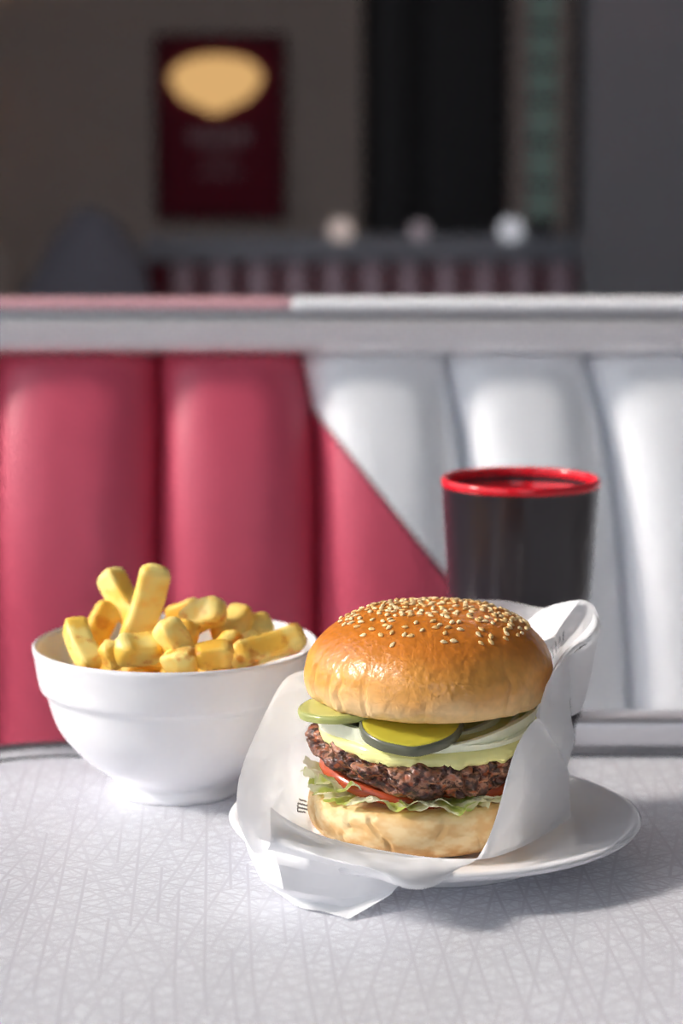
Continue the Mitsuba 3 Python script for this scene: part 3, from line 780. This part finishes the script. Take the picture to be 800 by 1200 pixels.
class Patch:
    def __init__(self, rows, deg=3):
        g = np.array([[cp(c) for c in r] for r in rows])
        nu, nv = g.shape[:2]
        self.s = [RectBivariateSpline(np.linspace(0, 1, nu), np.linspace(0, 1, nv), g[..., k], kx=min(deg, nu - 1), ky=min(deg, nv - 1), s=0) for k in range(3)]

    def __call__(self, u, v):
        return np.stack([s.ev(u, v) for s in self.s], -1)

    def mesh(self, nu=60, nv=60, crinkle=.0006, seed=0, ends=True):
        u, v = np.meshgrid(np.linspace(0, 1, nu), np.linspace(0, 1, nv), indexing='ij')
        p = self(u, v)
        n = np.cross(np.gradient(p, axis=0), np.gradient(p, axis=1))
        n /= np.linalg.norm(n, axis=-1, keepdims=True) + 1e-12
        q = p * 55 + seed * 3.3
        fold = np.abs(meshkit.noise(q, seed) - .5) + .6 * np.abs(meshkit.noise(q * 2.1 + 7, seed + 1) - .5)
        soft = meshkit.fbm(p * 30 + seed, 2, seed + 5) - .5
        edge = np.clip(24 * u * (1 - u), 0, 1) * np.clip(24 * v * (1 - v), 0, 1)
        p = p + n * (edge * crinkle * ((fold - .35) * 2 + soft * 1.2))[..., None]
        return p.reshape(-1, 3), grid_faces(nu, nv)

    def strokes(self, marks, width, lift):
        """Printed strokes, given by their ends in u, v."""
        out = []
        for u0, v0, u1, v1 in marks:
            s = np.linspace(0, 1, 8)
            pts = self(u0 + (u1 - u0) * s, v0 + (v1 - v0) * s)
            e = self(u0 + (u1 - u0) * s + 1e-3, v0 + (v1 - v0) * s) - pts
            g = self(u0 + (u1 - u0) * s, v0 + (v1 - v0) * s + 1e-3) - pts
            n = np.cross(e, g)
            n /= np.linalg.norm(n, axis=1, keepdims=True)
            n *= np.sign(np.sum(n * (CAM - pts), 1))[:, None]
            d = np.gradient(pts, axis=0)
            w = np.cross(n, d)
            w = w / np.linalg.norm(w, axis=1, keepdims=True) * width / 2
            out.append(np.stack([pts - w + n * lift, pts + w + n * lift], 1).reshape(-1, 3))
        return out


A = Patch([
    [(298, 1000, None, .024), (280, 962, 1.012), (279, 918, 1.038), (294, 872, 1.062), (316, 825, 1.088), (336, 794, 1.105), (368, 784, 1.132), (430, 775, 1.150), (500, 760, 1.156)],
    [(318, 1000, None, .022), (308, 968, 1.020), (308, 925, 1.045), (322, 882, 1.070), (344, 842, 1.096), (362, 815, 1.114), (392, 805, 1.139), (440, 800, 1.150), (505, 795, 1.154)],
    [(345, 998, None, .021), (336, 972, 1.034), (336, 938, 1.056), (348, 905, 1.080), (368, 875, 1.104), (385, 850, 1.122), (410, 842, 1.140), (450, 840, 1.148), (510, 840, 1.150)],
    [(372, 995, None, .0195), (366, 978, None, .018), (366, 952, None, .0165), (376, 936, None, .0160), (392, 926, None, .0155), (412, 920, None, .0155), (436, 914, None, .0155), (470, 909, None, .0155), (515, 905, None, .0155)],
])
put(t + '__back_sheet', A.mesh(80, 140, .0010, 1), 'm_paper', True)
Fp = Patch([
    [(495, 714, 1.156), (545, 704, 1.158), (600, 705, 1.160), (640, 712, 1.152), (678, 703, 1.132), (704, 734, 1.118)],
    [(495, 760, 1.156), (548, 748, 1.155), (604, 742, 1.156), (638, 745, 1.143), (668, 736, 1.124), (692, 748, 1.110)],
    [(500, 820, 1.152), (558, 800, 1.150), (608, 792, 1.148), (640, 785, 1.128), (658, 772, 1.104), (667, 769, 1.087)],
    [(505, 870, 1.148), (562, 860, 1.146), (608, 850, 1.140), (640, 830, 1.118), (648, 806, 1.084), (647, 791, 1.053)],
    [(515, 905, None, .0155), (570, 910, None, .0155), (618, 912, None, .0155), (650, 905, None, .020), (652, 870, 1.080), (638, 808, 1.044)],
])
put(t + '__back_sheet', Fp.mesh(90, 120, .0014, 2), 'm_paper', True)
# front layer: rises at the left, rolls over the plate rim
Cp = Patch([
    [(317, 945, None, .0450), (345, 965, None, .0335), (385, 982, None, .0250), (430, 993, None, .0215), (490, 1003, None, .0190), (560, 1006, None, .0185)],
    [(317, 967, None, .0410), (345, 978, None, .0305), (385, 990, None, .0232), (430, 1000, None, .0207), (490, 1009, None, .0195), (556, 1009, None, .0190)],
    [(317, 985, None, .0365), (350, 990, None, .0335), (390, 1001, None, .0305), (440, 1011, None, .0285), (490, 1018, None, .0240), (548, 1013, None, .0200)],
    [(312, 996, None, .0300), (345, 1003, None, .0275), (390, 1014, None, .0260), (437, 1027, None, .0240), (484, 1042, None, .0200), (534, 1018, None, .0195)],
])
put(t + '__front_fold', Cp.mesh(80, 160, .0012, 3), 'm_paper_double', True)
Bp = Patch([
    [(284, 976, None, .0260), (318, 988, None, .0275), (360, 1002, .986), (405, 1013, .993), (470, 1030, 1.000)],
    [(291, 1000, None, .0190), (325, 1012, .984), (365, 1022, .989), (405, 1030, .994), (468, 1037, 1.000)],
    [(306, 1032, None, .0070), (332, 1042, .984), (366, 1048, .989), (405, 1053, .995), (461, 1044, .999)],
    [(322, 1044, None, .0035), (344, 1052, None, .0016), (370, 1057, None, .0015), (406, 1063, None, .0015), (459, 1047, .998)],
    [(345, 1061, None, .0010), (356, 1065, None, .0010), (377, 1068, None, .0012), (408, 1077, None, .0010), (457, 1049, .992)],
], 1)
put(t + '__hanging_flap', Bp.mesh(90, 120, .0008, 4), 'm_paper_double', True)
# right side: front fold, upper fold and the curled lip
Dp = Patch([
    [(629, 842, 1.033), (630, 842, 1.034), (632, 843, 1.035), (635, 846, 1.036)],
    [(607, 871, 1.022), (622, 869, 1.028), (638, 869, 1.040), (652, 873, 1.055)],
    [(595, 905, 1.016), (615, 905, 1.024), (640, 903, 1.045), (664, 897, 1.080)],
    [(586, 940, 1.012), (608, 940, 1.022), (638, 935, 1.045), (667, 924, 1.082)],
    [(575, 975, 1.009), (598, 975, 1.018), (632, 964, 1.043), (668, 943, 1.082)],
    [(558, 1007, None, .0190), (590, 1001, None, .0185), (630, 983, None, .0175), (669, 957, None, .0175)],
])
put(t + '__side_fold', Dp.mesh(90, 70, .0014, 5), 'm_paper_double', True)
Ep = Patch([
    [(633, 846, 1.034), (645, 862, 1.044), (655, 879, 1.060), (664, 899, 1.080)],
    [(633, 826, 1.038), (648, 838, 1.050), (661, 850, 1.066), (672, 862, 1.084)],
    [(638, 808, 1.047), (650, 820, 1.060), (660, 830, 1.074), (668, 840, 1.090)],
    [(648, 790, 1.050), (656, 798, 1.068), (662, 806, 1.080), (667, 814, 1.092)],
    [(667, 768, 1.085), (667, 772, 1.087), (667, 778, 1.090), (667, 788, 1.096)],
])
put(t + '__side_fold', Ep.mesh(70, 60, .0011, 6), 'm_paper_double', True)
E2 = Patch([
    [(667, 768, 1.085), (685, 756, 1.097), (697, 745, 1.108), (704, 733, 1.118)],
    [(667, 796, 1.092), (680, 790, 1.104), (688, 786, 1.114), (695, 777, 1.124)],
    [(668, 822, 1.098), (677, 820, 1.106), (683, 817, 1.114), (688, 810, 1.122)],
    [(669, 839, 1.102), (674, 837, 1.107), (679, 834, 1.112), (681, 830, 1.116)],
])
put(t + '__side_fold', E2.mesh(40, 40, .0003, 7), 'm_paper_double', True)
Gp = Patch([
    [(635, 824, 1.038), (639, 807, 1.047), (649, 788, 1.049), (667, 767, 1.084), (686, 754, 1.096), (699, 743, 1.107), (704, 733, 1.117)],
    [(636, 821, 1.036), (641, 803, 1.046), (653, 780, 1.050), (671, 760, 1.082), (688, 747, 1.094), (699, 736, 1.105), (702, 727, 1.116)],
    [(637, 819, 1.038), (642, 801, 1.050), (652, 777, 1.068), (668, 756, 1.090), (682, 742, 1.103), (692, 729, 1.113), (694, 716, 1.124)],
])
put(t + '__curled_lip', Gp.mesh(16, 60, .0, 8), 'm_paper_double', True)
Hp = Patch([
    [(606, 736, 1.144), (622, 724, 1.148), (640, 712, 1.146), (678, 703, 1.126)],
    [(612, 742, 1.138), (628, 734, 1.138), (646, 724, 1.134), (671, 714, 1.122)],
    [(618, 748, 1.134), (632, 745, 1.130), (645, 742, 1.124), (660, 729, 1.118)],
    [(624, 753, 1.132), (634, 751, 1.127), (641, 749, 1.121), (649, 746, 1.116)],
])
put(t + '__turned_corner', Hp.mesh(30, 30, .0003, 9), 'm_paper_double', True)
# printed strokes
def ink(rows):
    v = np.vstack(rows)
    fs = np.vstack([grid_faces(8, 2) + 16 * i for i in range(len(rows))])
    return v, fs
k = put(t + '__print', ink(A.strokes([(.80, .215, .90, .225), (.80, .235, .92, .245), (.79, .255, .91, .265), (.79, .275, .88, .285), (.80, .213, .79, .255)], .0009, .0010)), 'm_ink')
k2 = put(t + '__print', ink(Fp.strokes([(.36, .68, .46, .70), (.33, .71, .43, .73), (.31, .745, .41, .755), (.40, .655, .47, .665), (.28, .77, .36, .785)], .0011, .0014)), 'm_ink')
for q in (k, k2):
    labels[q] = {'label': 'grey printed lettering'}

# the burger stands a little taller than its layers were laid out
for k in [k for k in scene if k.startswith('hamburger__')]:
    m = T().translate([0, 0, TAB + .0115]).scale([1, 1, 1.035]).translate([0, 0, -TAB - .0115])
    scene[k] = {**scene[k], 'to_world': m @ scene[k]['to_world'] if 'to_world' in scene[k] else m}
